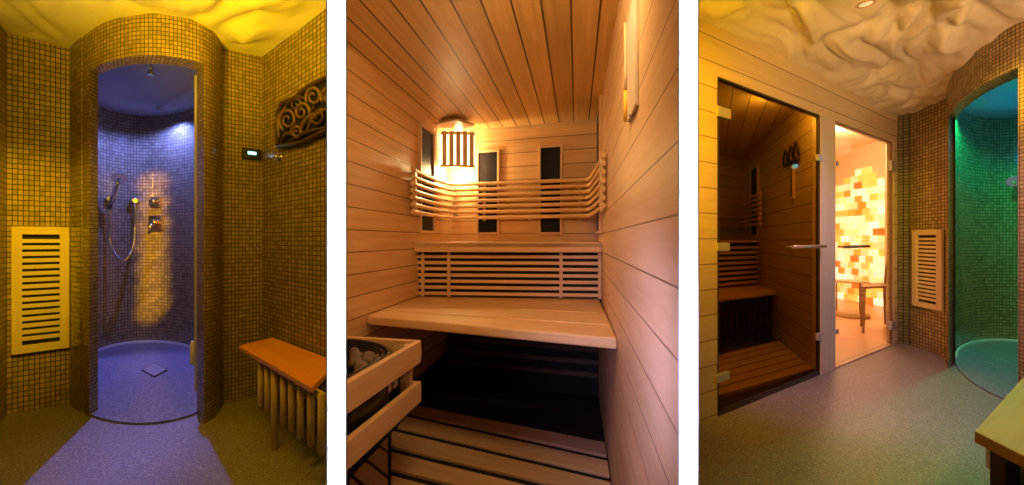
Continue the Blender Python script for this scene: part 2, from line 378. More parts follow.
# shower fittings on the niche back wall
def fitting_wall(E,thd,inset=.0):
    p=E(math.radians(thd),1.0); q=E(math.radians(thd+1),1.0); u=(p-q).normalized(); n=Vector((u.y,-u.x))
    if n.dot(-p)<0: n=-n
    return p,u,n
def on_niche(E,px,lo=20,hi=160):
    r=(px-HX)/F
    best=min(range(lo*4,hi*4),key=lambda k:abs(E(math.radians(k/4)).x/E(math.radians(k/4)).y-r)); return fitting_wall(E,best/4)
def hand_shower(E,hx,hy,bx,by,ex,ey,lowy,label,flip=1):
    p,u,n=on_niche(E,bx); P=W(bx,by,p.y); 
    hold=Vector((p.x,p.y,P.z)); nn=Vector((-.25 if p.x<0 else .25,-1,0)).normalized()*1.0; nn=(-Vector((p.x,p.y,0))).normalized()
    t=thing('hand_shower',hold+Vector((0,0,-.35)),label,'shower')
    MB().lathe(hold+nn*.0,[(.04,0),(.04,.02),(.02,.03),(.02,.07)],nn,16).build('holder',M['chrome'],t)
    h0=hold+nn*.07+Vector((0,0,-.09)); Hh=W(hx,hy,p.y-.12); 
    hd_=MB().tube([h0,h0.lerp(Hh,.5)+nn*.01,Hh],[.016,.018,.02]).build('handle',M['chrome'],t)
    d=(nn+Vector((0,0,-.5))).normalized(); MB().lathe(Hh-d*.02,[(.02,-.01),(.05,.005),(.055,.02),(.05,.03)],d,20).build('spray_head',M['chrome'],hd_)
    e,_,_=on_niche(E,ex); Eo=W(ex,ey,e.y); 
    el=MB(); el.lathe(Eo,[(.035,0),(.035,.05),(.02,.06)],nn,12); el.build('outlet_elbow',M['chrome'],t)
    lw=W((bx*.45+ex*.55),lowy,p.y-.06); a=h0; b=Eo+nn*.05+Vector((0,0,-.03))
    pts=spline([tuple(a),tuple(a.lerp(Vector((a.x,a.y,lw.z)),.6)),tuple(lw.lerp(Vector((a.x,a.y,lw.z)),.55)+Vector((0,0,.05))),tuple(lw),tuple(lw.lerp(Vector((b.x,b.y,lw.z)),.6)+Vector((0,0,.06))),tuple(b.lerp(Vector((b.x,b.y,lw.z)),.5)),tuple(b)],8)
    MB().tube(pts,.0105,8).build('hose',M['chrome'],t); return t
hand_shower(E1,119,178,109.5,199,134.5,201,260,'chrome hand shower with looping hose in the blue lit shower')
def valve(E,px,py,w,hh,lever,label):
    p,u,n=on_niche(E,px); P=W(px,py,p.y-.015); s=w/F*p.y/2; h=hh/F*p.y/2
    t=thing('shower_valve',P-Vector((0,0,h)),label,'valve'); ux=Vector((1,0,0)); dp=Vector((0,-1,0))
    o=P; m=MB(); m.hexa([o-ux*s+Vector((0,0,-h)),o+ux*s+Vector((0,0,-h)),o+ux*s+dp*.03+Vector((0,0,-h)),o-ux*s+dp*.03+Vector((0,0,-h)),o-ux*s+Vector((0,0,h)),o+ux*s+Vector((0,0,h)),o+ux*s+dp*.03+Vector((0,0,h)),o-ux*s+dp*.03+Vector((0,0,h))])
    pl_=m.build('plate',M['amber_lit_chrome'],t,bevel=.008)
    MB().lathe(o+dp*.03,[(s*.55,0),(s*.55,.03),(s*.4,.04)],dp,20).build('knob',M['amber_lit_chrome'],pl_)
    if lever: MB().tube([o+dp*.06,o+dp*.09+Vector((0,0,-h*.9))],.012).build('lever',M['amber_lit_chrome'],pl_)
valve(E1,157.3,202,10,10,False,'upper square shower control above the larger plate in the blue shower')
valve(E1,157.3,223,13.5,15,True,'lower and larger square shower mixer plate with lever')
pr=[R(194.3,2.30),R(197.0,2.30),R(197.0,2.36),R(194.3,2.36)]
struct(MB().prism(pr,.13,1.95).build('trim_2',plain('pale_edge',(.50,.44,.42),.5)),'thin pale strip along the right edge of the blue shower opening')
p=R(192.6,2.34); tag(MB().lathe((p.x,p.y,.27),[(.006,0),(.014,.01),(.014,.12),(.006,.14)]).build('door_handle',M['curb']),'small pale knob low on the strip at the right of the blue shower','handle')

# controller, sensor
s0,z1=frB.px(241.5,149); s1,z0=frB.px(261,159.5); t=thing('wall_controller',frB.pt((s0+s1)/2,z0,0),'small black wall controller with glowing pale blue display','controller')
z1=frB.px(250,148.5)[1]; z0=frB.px(250,159.5)[1]
case=MB().fbox(frB,s0,min(s1,frB.len-.004),z0,z1,0,.014).build('case',M['black'],t,bevel=.002)
sa,za=frB.px(247.5,151.5); sb,zb=frB.px(256,155.5); MB().fbox(frB,sa,sb,zb,za,.0142,.0155).build('display',emit('cyan_display',(.35,.85,1.0),2.2),case)
s,z=frR.px(281,158); t=thing('wall_sensor',frR.pt(s,z-.02,0),'small metal knob on the mosaic wall under the carved panel','sensor')
n3=Vector((frR.n.x,frR.n.y,0)); MB().lathe(frR.pt(s,z,0),[(.024,0),(.024,.006),(.012,.010)],n3,16).build('plate',M['chrome'],t); MB().lathe(frR.pt(s,z,.01),[(.012,0),(.012,.02),(.004,.026)],n3,12).build('knob',M['chrome'],t)

# carved lattice panel
def q2(x,y): return frR.px(x,y)
t=thing('carved_panel',frR.pt(q2(306,130)[0],q2(285,151)[1],0),'dark carved wooden scrollwork panel hanging on the gold mosaic wall','carving')
out=[(281,147),(279.5,128),(281,113),(285,104),(298,98.5),(312,87),(326,80),(340,73),(340,127),(326,133),(305,143)]
P=[q2(*p) for p in out]
m=MB(); m.face([frR.pt(a,z,.004) for a,z in P]); m.face([frR.pt(a,z,.010) for a,z in P][::-1]); 
for i in range(len(P)):
    a,b=P[i],P[(i+1)%len(P)]; m.face([frR.pt(*a,.004),frR.pt(*b,.004),frR.pt(*b,.010),frR.pt(*a,.010)])
m.build('backing',M['dark'],t)
m=MB(); m.tube([frR.pt(*p,.016) for p in P]+[frR.pt(*P[0],.016)],.013,8); m.build('rim',M['lattice'],t)
def scroll(cx,cy,r,turn,a0,mat,rad=.009):
    pts=[]
    for k in range(40):
        f=k/39; rr=r*(1-.78*f); an=a0+turn*f*2*math.pi; pts.append(frR.pt(*q2(cx+rr*math.cos(an),cy+rr*math.sin(an)*1.25),.018+.008*f))
    MB().tube(pts,[rad*(1.15-.5*i/39) for i in range(40)],8).build('scroll',mat,t)
scroll(292,121,9.5,1.6,2.2,M['lattice2']); scroll(306,113,8,-1.4,.4,M['lattice2']); scroll(318,98,8.5,1.5,2.6,M['lattice2']); scroll(322,117,8,-1.5,-2,M['lattice']); scroll(301,134,6,1.4,3,M['lattice2']); scroll(300,106,6,-1.3,1,M['lattice']); scroll(333,98,8,1.4,2.6,M['lattice2'])
for (xa,ya,xb,yb,xc_,yc_) in ((284,146,290,135,303,137),(303,137,309,122,326,109),(311,131,318,118,335,107),(288,108,300,98,312,101),(296,140,309,134,330,128),(283,138,282,120,290,107)):
    pts=[frR.pt(*q2(x,y),.02) for x,y in spline([(xa,ya),(xb,yb),(xc_,yc_)],8)]; n_=len(pts)
    MB().tube(pts,[.003+.009*math.sin(math.pi*i/(n_-1)) for i in range(n_)],8).build('leaf',M['lattice2'] if xa%2 else M['lattice'],t)

# bench with tubes
P1=Vector((-1.503,2.20)); P2=Vector((-1.43,2.39)); u=Vector((.807,-.708)).normalized()
L1=.955; P4=P1+u*L1; P3=Vector((-.9275,1.988)); P3=P2+(P3-P2)*1.18
t=thing('bench',(-1.1,1.9,0),'wooden bench with orange seat board and vertical tubes against the right mosaic wall','bench')
MB().prism([P1,P4,P3,P2],.395,.42,axis=(u.x,u.y,0)).build('seat',M['benchtop'],t,bevel=.004)
nb=Vector((-u.y,u.x)); nb=nb if nb.y>0 else -nb
def alongx(px,off=.025):
    r=(px-HX)/F; o=P1+nb*off; tt=(o.x-r*o.y)/(r*u.y-u.x); return o+u*tt
for px in (260.8,267.6,283.6,291.8,300.6,310.8,321.4):
    p=alongx(px); MB().tube([(p.x,p.y,.155),(p.x,p.y,.162),(p.x,p.y,.396)],[.008,.014,.014],10).build('tube',M['benchleg'],t)
for px,dn in ((274.5,.025),(272,.17)):
    p=alongx(px,dn) if dn<.1 else alongx(274.5,.15); MB().tube([(p.x,p.y,.0),(p.x,p.y,.396)],.016,12).build('leg',M['benchleg'],t)
a_=alongx(258,.03); b_=alongx(324,.03); w=nb*.012
MB().prism([a_,b_,b_+w,a_+w],.365,.394).build('rail',M['benchleg'],t)

# ------------------------------------------------------------------ white partition posts between the three rooms
def post(x0,x1,Y,d):
    return [R(x0,Y),R(x1,Y),R(x1-.3,Y+d),R(x0+.3,Y+d)]
for i,(x0,x1) in enumerate(((326,347),(678,699))):
    o=struct(MB().prism(post(x0,x1,.55,.012),-.05,2.3).build('trim_%d'%(i+3),M['white']),('white post between the blue shower room and the sauna','white post between the sauna and the room with glass doors')[i])
d0=R(336.5,.565); 
struct(MB().prism([R(331,.562),R(343,.562),R(345,1.70),R(331,1.79)],0,2.3).build('wall_left',M['white']),'dividing wall between shower room and sauna')

cl_=Frame(R(343.6,.566).xy,R(345.4,1.70).xy); cl_.n=Vector((1,.4)).normalized()
# ------------------------------------------------------------------ ROOM 2 : sauna
XL=lambda Y:-.97+.16*Y
XR=lambda Y:.1468+.1612*Y
CL=Vector((XL(3.05),3.05)); CR=Vector((XR(2.73),2.73))
frSL=Frame((XL(1.70),1.70),CL); frSR=Frame((XR(.565),.565),CR); frSB=Frame(CL,CR); ZS=1.82
struct(MB().fbox(frSL,0,frSL.len+.02,-.04,ZS,-.02,0,1,1).build('wall_left',M['sw']),'plank wall of the sauna, left')
struct(MB().fbox(frSB,-.02,frSB.len+.6,-.04,ZS,-.02,0,1,1).build('wall_back',M['sw']),'plank wall at the back of the sauna')
struct(MB().fbox(cl_,0,cl_.len,-.04,ZS,-.004,.001,1,1).build('wall_left',M['sw']),'plank cladding of the sauna near its front')
# right wall continues under the bench past the back corner line
frSR2=Frame((XR(.565),.565),(XR(3.6),3.6))
struct(MB().fbox(frSR2,0,frSR.len+.02,-.04,ZS,-.012,0,1,1).build('wall_right',M['sr']),'plank wall of the sauna, right')
m=MB(); q=[(XL(.57)+.02,.57),(XR(.57)+.01,.57),(CR.x+.02,CR.y+.02),(CL.x-.01,CL.y+.02),(XL(1.7),1.7)]; q=[(-.25,.57),(XR(.57)+.01,.57),(CR.x+.02,CR.y+.02),(CL.x-.01,CL.y+.02),(XL(1.7)-.0,1.7)]
m.face([(x,y,ZS) for x,y in q],[(y,x-.1612*y) for x,y in q]); m.face([(x,y,ZS+.03) for x,y in q],[(y,x-.1612*y) for x,y in q])
for i in range(5):
    a,b=q[i],q[(i+1)%5]; m.face([(*a,ZS),(*b,ZS),(*b,ZS+.03),(*a,ZS+.03)])
struct(m.build('ceiling',M['sc']),'plank ceiling of the sauna')
struct(MB().prism(q,-.07,-.04).build('floor',plain('sauna_floor_tile',(.022,.012,.010),.6,var=.3,scale=12)),'dark brown floor under the sauna boards')
struct(MB().fbox(frSL,0,frSL.len,-.04,.16,.001,.012).build('dark_strip_left',M['dark']))  # black strip added in place of the dark floor recess under the bench
m=MB(); 
m.fbox(frSB,0,frSB.len,ZS-.022,ZS,.0,.018); struct(m.build('trim_5',M['trimw']))

def irpanel(fr,x0,x1,yt,yb,label,z=None):
    s0,_=fr.px(x0,200); s1,_=fr.px(x1,200); zt=fr.px((x0+x1)/2,yt)[1]; zb=fr.px((x0+x1)/2,yb)[1]
    if s0>s1: s0,s1=s1,s0
    w=s1-s0; b=min(.016,w*.18); t=thing('infrared_panel',fr.pt((s0+s1)/2,zb,0),label,'heater panel')
    m=MB(); m.fbox(fr,s0,s0+b,zb,zt,0,.02); m.fbox(fr,s1-b,s1,zb,zt,0,.02); m.fbox(fr,s0+b,s1-b,zb,zb+b,0,.02); m.fbox(fr,s0+b,s1-b,zt-b,zt,0,.02); m.build('frame',M['trimw'],t,bevel=.002)
    MB().fbox(fr,s0+b,s1-b,zb+b,zt-b,.001,.008).build('glass',M['ir'],t)
irpanel(frSB,477,500,150.5,234.5,'black infrared panel on the sauna back wall just right of the corner lamp')
irpanel(frSB,539,563,145.5,234.5,'black infrared panel on the sauna back wall right of its middle')
irpanel(frSL,418,432.5,128,233,'black infrared panel on the left sauna wall beside the corner lamp')
irpanel(frSR,597.3,602.5,106,234,'narrow edge-on infrared panel on the right sauna wall')

# backrest rods
t=thing('backrest_rail',(0,2.8,1.15),'wooden backrest of seven long rods wrapping the sauna corner above the top bench','backrest')
path=spline([(412,2.28),(432,2.62),(444,2.82),(450,2.895),(456,2.915),(466,2.91),(500,2.86),(545,2.765),(582,2.69),(588,2.66),(590.5,2.60),(596,2.28),(603.6,1.90)],6)
for k in range(7):
    z=1.163+k*.0405; MB().tube([R(x,Y,z) for x,Y in path],.0135,8,flat=.7).build('rod',M['sb'],t)
def upright(x,Y,w,d,ph=0):
    p=R(x,Y); MB().prism([(p.x-w/2,p.y),(p.x+w/2,p.y),(p.x+w/2,p.y+d),(p.x-w/2,p.y+d)],1.14,1.42).build('upright',M['trimw'],t)
upright(414,2.325,.02,.02); upright(455,2.94,.03,.03); upright(484,2.90,.02,.03); upright(530,2.81,.02,.03); upright(580,2.71,.02,.02)
p=R(602,1.95); upright(602.2,1.925,.014,.03)

# corner lamp
t=thing('corner_lamp',(CL.x+.08,CL.y-.1,1.5),'glowing sauna lamp behind a wooden slatted shade in the upper corner','lamp')
a=R(441,2.80); b=R(475,2.82); zb,zt_=1.53,1.80
bulge=Vector((.10,-.14,0))*.35
def lampp(f,off=0):
    c=a.lerp(b,f); c=c+Vector((.25,-1,0)).normalized()*(.014*math.sin(math.pi*f)+off); return c
Hb=(1+(240-165)/F*2.8); Ht=1+(240-131)/F*2.8
for i in range(5):
    f=(i+.5)/5; c=lampp(f); w=(b-a).normalized()*.0150; d=Vector((.02,-.1,0)).normalized()*.008
    z0,z1=Hb,Ht
    MB().prism([c-w,c+w,c+w-d,c-w-d],z0,z1).build('slat',M['trimw'],t)
for z in (Hb-.004,Ht-.012):
    for i in range(1):
        pts=[lampp(k/8,-.016)+Vector((0,0,z)) for k in range(9)]
        MB().tube(pts,.009,6).build('band',M['trimw'],t)
tp=R(435.5,2.72); tr=R(474,2.74); wl=Vector((XL(2.70)+.01,2.70,0)); 
MB().prism([tp,R(456,2.62),tr,(CL.x+.03,CL.y-.04)],Ht+.022,Ht+.034).build('top_board',M['trimw'],t)
m=MB(); dp_=[lampp(k/8,-.022) for k in range(9)]
m.strip(dp_,[k*.02 for k in range(9)],Hb+.006,Ht-.006)
m.build('diffuser',emit('lamp_diffuser',(1.0,.78,.46),2.4),t)
cb=lampp(.5,-.08); MB().lathe((cb.x,cb.y,Hb+.05),[(.02,0),(.035,.02),(.04,.05),(.03,.09),(.015,.11)]).build('bulb',emit('lamp_bulb',(1.0,.78,.45),14),t)
LAMP=cb

# upper bench + riser
t=thing('upper_bench',(0,2.5,.6),'high sauna bench with a pale front board above the slatted grille','bench')
fl=Vector((XL(2.40),2.40)); fR=Vector((XR(2.30),2.30)); fu=(fR-fl).normalized()
def lay(m_,a0,a1,b0,b1,z0,z1): m_.prism([a0,a1,b1,b0],z0,z1)
bl=CL; br=CR
for k in range(3):
    f0,f1=k/3+.01,(k+1)/3-.01
    if k==0: f0=.0
    MB().prism([fl.lerp(bl,f0),fR.lerp(br,f0),fR.lerp(br,f1),fl.lerp(bl,f1)],.955,.988,axis=(1,0,0)).build('board',M['sb'],t,bevel=.003)
o=Vector((0,.012)); MB().prism([fl,fR,fR+o*1.6,fl+o*1.6],.928,.984,axis=(1,0,0)).build('front_board',M['sb'],t,bevel=.004)
fg=Frame(fl+Vector((0,.05)),fR+Vector((0,.05)))
g=thing('bench_grille',fg.pt(fg.len/2,.65,0),'horizontal slatted grille between the lower and the upper sauna bench','grille')
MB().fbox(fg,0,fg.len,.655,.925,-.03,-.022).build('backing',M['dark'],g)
for k in range(7):
    z=.665+k*.0375; MB().fbox(fg,.004,fg.len-.004,z,z+.019,-.012,0).build('slat',M['sb'],g)
for x in (423,449,561,599.5):
    s=fg.px(x,280)[0]; MB().fbox(fg,s-.009,s+.009,.655,.925,0.0,.009).build('upright',M['trimw'],g)

# lower bench
t=thing('lower_bench',(0,2.0,.6),'wide lower sauna bench with pale seat boards and rounded front edge','bench')
A_=Vector((XL(1.85)+.002,1.85)); B_=Vector((XR(1.425)-.002,1.425)); C_=fR+Vector((0,.10)); D_=fl+Vector((0,.10))
cuts=[0,.22,.235,.50,.512,.78,.79,1.0]
for i in range(0,8,2):
    f0=cuts[i]; f1=cuts[i+1]
    MB().prism([A_.lerp(D_,f0),B_.lerp(C_,f0),B_.lerp(C_,f1),A_.lerp(D_,f1)],.608,.65,axis=(1,-.3,0)).build('board',M['sb'],t,bevel=.008 if i==0 else .003)
MB().prism([A_.lerp(D_,.30),B_.lerp(C_,.30),B_.lerp(C_,.36),A_.lerp(D_,.36)],.58,.607,axis=(1,-.3,0)).build('crossbar',M['brown'],t)
g=thing('bench_grille',(0,2.8,0),'dark slatted grille in the shadow beneath the lower bench','grille')
fq=Frame(CL+Vector((0,-.10)),CR+Vector((0,-.10)))
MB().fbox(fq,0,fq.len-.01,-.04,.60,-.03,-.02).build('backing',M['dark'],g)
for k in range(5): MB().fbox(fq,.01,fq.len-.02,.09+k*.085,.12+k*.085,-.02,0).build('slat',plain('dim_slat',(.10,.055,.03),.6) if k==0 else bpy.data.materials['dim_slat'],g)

# duckboards
Ls=[(402,2.47),(412,2.345),(415,2.29),(429,2.135),(432,2.08),(449.5,1.925),(453,1.87),(472,1.735),(476,1.685),(500,1.54)]
Rs=[(442,1.98),(456.5,1.86),(459.5,1.815),(477,1.70),(481,1.655),(1,1.55),(1,1.505),(1,1.41),(1,1.365),(1,1.27)]
t=thing('duckboard',(0,1.9,-.03),'slatted wooden floor boards in front of the dark space under the benches','duckboard')

for i in range(0,10,2):
    yl0,yl1=Ls[i][1],Ls[i+1][1]; yr0,yr1=Rs[i][1],Rs[i+1][1]
    ex=(400-388.5)/F*1.0
    def ln(yl,yr):
        p=Vector(((400-HX)/F*yl,yl)); q=Vector((XR(yr)-.006,yr)); d=(q-p)
        p0=p-d*.052; return p0,q
    a0,b0=ln(yl0,yr0); a1,b1=ln(yl1,yr1)
    MB().prism([a0,b0,b1,a1],-.016,0.0,axis=(1,-.4,0)).build('board',M['duck'],t,bevel=.003)
MB().prism([R(389,2.40),Vector((XR(1.96)-.01,1.96)),Vector((XR(1.28)-.01,1.28)),R(389,1.55)],-.04,-.017).build('gap_shade',M['dark'],t)  # dark sheet painting the shade between the boards
t2=thing('duckboard',(-.5,1.6,-.04),'short floor boards half hidden under the heater guard rails','duckboard')
dl_=Vector((-.7355,.6776))
def cutl(p):
    t_=min((p.x+.4130*p.y)/.456,(p.x+.955-.16*p.y)/.844); return p+dl_*max(t_,.0)
for (y0,y1) in ((2.33,2.13),(2.10,1.91),(1.88,1.71),(1.68,1.52),(1.49,1.36)):
    a=R(388,y0).xy; b=R(388,y1).xy
    MB().prism([cutl(a),a,b,cutl(b)],-.02,-.004,axis=(-.7355,.6776,0)).build('board',M['duck'],t2,bevel=.002)
MB().prism([R(350,1.72),R(387.5,2.3),R(387.5,1.45),R(350,1.64)],-.04,-.022).build('gap_shade',M['dark'],t2)  # dark sheet that puts shade into these board gaps
# heater and guard
t=thing('heater_guard',(-.45,1.35,.35),'wooden double guard rail around the sauna stove','guard rail')
fgR=Frame((-.362,1.6),(-.362-.204*.95,.65)); fgR.n=Vector((1,-.2)).normalized()
gu=Vector((-.204,-1)).normalized(); gn=Vector((-1,.204)).normalized()
Lr=.72
def rail(z0,z1,name='rail'):
    c0=Vector((-.362,1.6)); c1=c0+gu*Lr
    def cut(p):
        t_=(-.4135*p.y-p.x)/(gu.x+.4135*gu.y); return p+gu*t_
    MB().prism([c0,cut(c0),cut(c0+gn*.022),c0+gn*.022],z0,z1).build('rail',M['sb'],t,bevel=.003)
rail(.512,.60); rail(.354,.436)
bk=Vector((-.69,1.672)); c0=Vector((-.362,1.6))
for z0,z1 in ((.512,.60),(.354,.436)):
    q0=c0+gn*.022; d=Vector((0,-.022)); MB().prism([q0,bk,bk+d,q0+d],z0,z1).build('rail',M['sb'],t,bevel=.003)
p=c0+gn*.024+gu*.03; MB().prism([p,p+gn*.028,p+gn*.028+gu*.028,p+gu*.028],.354,.59).build('post',M['trimw'],t)
t=thing('sauna_heater',(-.55,1.38,.0),'black sauna stove with an open bowl of stones behind wooden rails','stove')
hc=Vector((-.545,1.40))
def dshape(k):
    base=[(-.668,1.625),(-.60,1.605),(-.53,1.565),(-.47,1.50),(-.442,1.43),(-.440,1.36),(-.460,1.26),(-.484,1.176)]
    pts=[]
    for x,y in spline(base,4):
        p=hc+(Vector((x,y))-hc)*k; p.x=max(p.x,-.4135*p.y); pts.append(p)
    p=pts[0].copy(); q=pts[-1].copy(); pts=[Vector((-.4135*p.y,p.y))]+pts+[Vector((-.4135*q.y,q.y))]
    return pts
o1=dshape(1.0); o2=dshape(.80)
m=MB(); n_=len(o1)
for i in range(n_-1):
    m.face([(o1[i].x,o1[i].y,.585),(o1[i+1].x,o1[i+1].y,.585),(o2[i+1].x,o2[i+1].y,.585),(o2[i].x,o2[i].y,.585)])
    m.face([(o1[i].x,o1[i].y,.395),(o1[i+1].x,o1[i+1].y,.395),(o1[i+1].x,o1[i+1].y,.585),(o1[i].x,o1[i].y,.585)],smooth=True)
    m.face([(o2[i].x,o2[i].y,.50),(o2[i+1].x,o2[i+1].y,.50),(o2[i+1].x,o2[i+1].y,.585),(o2[i].x,o2[i].y,.585)],smooth=True)
m.face([(p.x,p.y,.50) for p in o2]); m.face([(p.x,p.y,.395) for p in o1]); m.face([(o1[0].x,o1[0].y,.395),(o1[-1].x,o1[-1].y,.395),(o1[-1].x,o1[-1].y,.5),(o1[0].x,o1[0].y,.5)])
m.build('body',M['steel'],t)
MB().tube([(p.x,p.y,.588) for p in dshape(1.01)],.010,8).build('rim',M['steel'],t)
MB().tube([(p.x,p.y,.588) for p in dshape(.83)],.005,8).build('rim',M['steel'],t)
fb=Vector((-.42,1.55))
for k in range(6):
    p=fb+gu*(.045+k*.052); MB().prism([p,p+gu*.036,p+gu*.036+gn*.012,p+gn*.012],.452,.506).build('fin',M['grey'],t)
p=fb; MB().prism([p+gn*.013,p+gu*.34+gn*.013,p+gu*.33+gn*.02,p+gn*.02],.40,.485).build('fin_plate',M['steel'],t)
rnd=random.Random(3); placed=[]; tries=0
while len(placed)<30 and tries<4000:
    tries+=1; p=Vector((rnd.uniform(-.66,-.44),rnd.uniform(1.18,1.63)))
    r=rnd.uniform(.020,.028)
    if p.x < -.4125*p.y+r: continue
    if not inside(p.x,p.y,[(v.x,v.y) for v in dshape(.80)]): continue
    if any((p-q).length<(r+s)*.88 for q,s in placed): continue
    placed.append((p,r))
    bm=bmesh.new(); bmesh.ops.create_icosphere(bm,subdivisions=2,radius=r)
    sd=rnd.random()*50
    for v in bm.verts: v.co*=1+.28*noise.noise(v.co*38+Vector((sd,0,0))); v.co.z*=.8
    me=bpy.data.meshes.new('heater_stone'); bm.to_mesh(me); bm.free(); me.materials.append(M['stone'])
    so=bpy.data.objects.new('heater_stone',me); COL.objects.link(so); so.location=(p.x,p.y,.50+.055+rnd.uniform(-.010,.010)); so.rotation_euler=(0,0,rnd.random()*6)
    tag(so,'rough brown stone in the bowl of the sauna stove','stone','stones in the sauna stove')

# sand timer on right wall
s0,_=frSR.px(631,60); s1,_=frSR.px(639,60); s0,s1=min(s0,s1),max(s0,s1); zb=frSR.px(634,116)[1]; zt=frSR.px(634,9)[1]
t=thing('sand_timer',frSR.pt((s0+s1)/2,zb,0),'narrow pale upright timer with yellow lower strip on the right sauna wall','timer')
MB().fbox(frSR,s0,s1,zb,zt,.0,.010).build('backboard',plain('pale_board',(.72,.58,.48),.5),t,bevel=.002)
sm=(s0+s1)/2
c0=frSR.pt(s1+.001,zb+.004,.014); H=zt-zb
MB().tube([c0,c0+Vector((0,0,H*.30))],.0055,10).build('sand',M['yellow'],t)
MB().tube([c0+Vector((0,0,H*.30)),c0+Vector((0,0,H*.5)),c0+Vector((0,0,H*.55)),c0+Vector((0,0,H*.97))],[.005,.005,.003,.0055],10).build('tube',plain('cloudy_glass',(.62,.45,.28),.2),t)
MB().lathe(frSR.pt(sm,zb-.008,.008),[(.004,0),(.008,.006),(.008,.010)],n=12).build('foot',M['grey'],t)

# ------------------------------------------------------------------ ROOM 3 : changing room with glass doors
wY=lambda r:2.443/(1.595-r)
def wp(x): r=(x-HX)/F; Y=wY(r); return Vector((r*Y,Y))
W0=wp(560); W1=wp(897.5)
W0=Vector((XR(1.80)+.012,1.80)); W0=Vector((1.595*1.845-2.443,1.845))
frW=Frame(W0,W1)
sx=lambda x:frW.px(x,240)[0]
zD=frW.px(719,76.5)[1]
def seg(x0,x1,z0,z1,mat=M['panel'],d0=-.05,d1=0): return MB().fbox(frW,sx(x0) if x0>0 else 0,sx(x1),z0,z1,d0,d1,1,1)
m=MB(); 
m.fbox(frW,0,sx(717.5),0,ZT,-.05,0,1,1); m.fbox(frW,sx(717.5),sx(893.5),1.925,ZT,-.05,0,1,1); m.fbox(frW,sx(893.5),frW.len,0,ZT,-.05,0,1,1)
struct(m.build('wall_left',M['panel']),'pale plank wall around the glass doors')
struct(MB().fbox(frW,sx(820.3),sx(834.5),0,1.925,-.05,.006).build('trim_6',M['frame']),'pale post between the two glass doors')
struct(MB().fbox(frW,sx(717.5),sx(820.3),0,.035,-.05,-.002).build('trim_7',M['brown']),'dark threshold under the tinted glass door')
struct(MB().fbox(frW,sx(834.5),sx(893.5),0,.012,-.05,.002).build('trim_8',plain('pale_sill',(.6,.42,.28),.4)),'pale threshold under the clear glass door')

def gdoor(x0,x1,yt,z0,mat,edge,hinges,handle,hx,label,nm):
    s0,s1=sx(x0),sx(x1); zt=1.915
    t=thing(nm,frW.pt((s0+s1)/2,z0,0),None,None); t['kind']='structure'; t['label']=label
    MB().fbox(frW,s0,s1,z0,zt,-.014,-.006).build('glass_pane',mat,t)
    m=MB(); w=.007*(s1-s0)/.6
    m.fbox(frW,s0-w,s0,z0,zt,-.02,.0); m.fbox(frW,s1,s1+w,z0,zt,-.02,.0); m.fbox(frW,s0,s1,zt,zt+.012,-.02,.0)
    m.build('edge_seal',edge,t)
    for (xa,xb,ya,yb) in hinges:
        a,b=sx(xa),sx(xb); xm=(xa+xb)/2; MB().fbox(frW,a,b,frW.px(xm,yb)[1],frW.px(xm,ya)[1],-.02,.012).build('hinge',M['grey'],t,bevel=.002)
    xa,xb,yy=handle; a,b=sx(xa),sx(xb); z=frW.px((xa+xb)/2,yy)[1]
    hb_=MB().tube([frW.pt(a,z,.045),frW.pt(b,z,.045)],.012,10).build('handle',hx,t)
    for s in (a+.03,b-.03): MB().tube([frW.pt(s,z,-.006),frW.pt(s,z,.045)],.007,8).build('handle_mount',hx,hb_)
gdoor(718.6,819.3,0,.036,glass('brown_glass',(.66,.56,.30),.002),plain('dark_seal',(.05,.035,.02),.5),((716,729,108,118),(716,728,243,251),(715,728,373,381),(817,820.5,155,161),(817,820.5,333,340)),(785,818,246.5),plain('bright_bar',(.75,.62,.42),.25,.7),'brown tinted glass door of the second sauna','door_1')
gdoor(835.5,892.3,0,.014,glass('clear_glass',(.97,.94,.90),.02),plain('brown_seal',(.22,.13,.08),.5),((834,837,161,166),(890,894.5,161,171),(834.2,837,329,334),(890,894,321,329)),(837,862,246.5),plain('dull_bar',(.30,.27,.22),.35,.8),'clear glass door in front of the glowing salt room','door_2')

# dim sauna behind door 1
S0=Vector((2.259,2.963)); S1=Vector((3.17,5.49)); S2=Vector((1.98,4.75)); S3=Vector((1.12,2.37))
f2R=Frame(S0+Vector((.361,1))*.055,S1); f2B=Frame(S2,S1); f2L=Frame(S3,S2)
struct(MB().fbox(f2R,0,f2R.len,0,2.1,-.03,0,1,1).build('wall_right',M['s2']),'plank wall inside the sauna behind the tinted door')
struct(MB().fbox(f2B,0,f2B.len,0,2.1,-.03,0,1,1).build('wall_back',M['s2']),'back wall inside the sauna behind the tinted door')
f2L.n=Vector((f2L.u.y,-f2L.u.x)); struct(MB().fbox(f2L,0,f2L.len,0,2.1,-.03,0,1,1).build('wall_left',M['s2']))
q=[S3,S0,S1,S2]; m=MB(); q=[(p.x,p.y) for p in q]
m.face([(x,y,2.1) for x,y in q],[(y*.9,x-.5*y) for x,y in q]); m.face([(x,y,2.13) for x,y in q],[(y*.9,x-.5*y) for x,y in q]); struct(m.build('ceiling',M['s2'],fix=False))
struct(MB().prism(q,-.03,.004).build('floor',M['brown']),'floor inside the sauna behind the tinted door')
t=thing('duckboard',(1.9,3.4,.0),'floor boards seen through the tinted glass door','duckboard')
Ld=Vector((S2.x-S3.x,S2.y-S3.y)); Rd=S1-S0; fbk=.345
for k in range(6):
    f0=.02+k*.058; f1=f0+.048
    MB().prism([S3+Ld*(f0*.95)+Vector((.03,.012)),S0+Rd*f0*.98-Vector((.01,0)),S0+Rd*f1*.98-Vector((.01,0)),S3+Ld*(f1*.95)+Vector((.03,.012))],.006,.035,axis=(.85,.53,0)).build('board',M['duck'],t,bevel=.003)
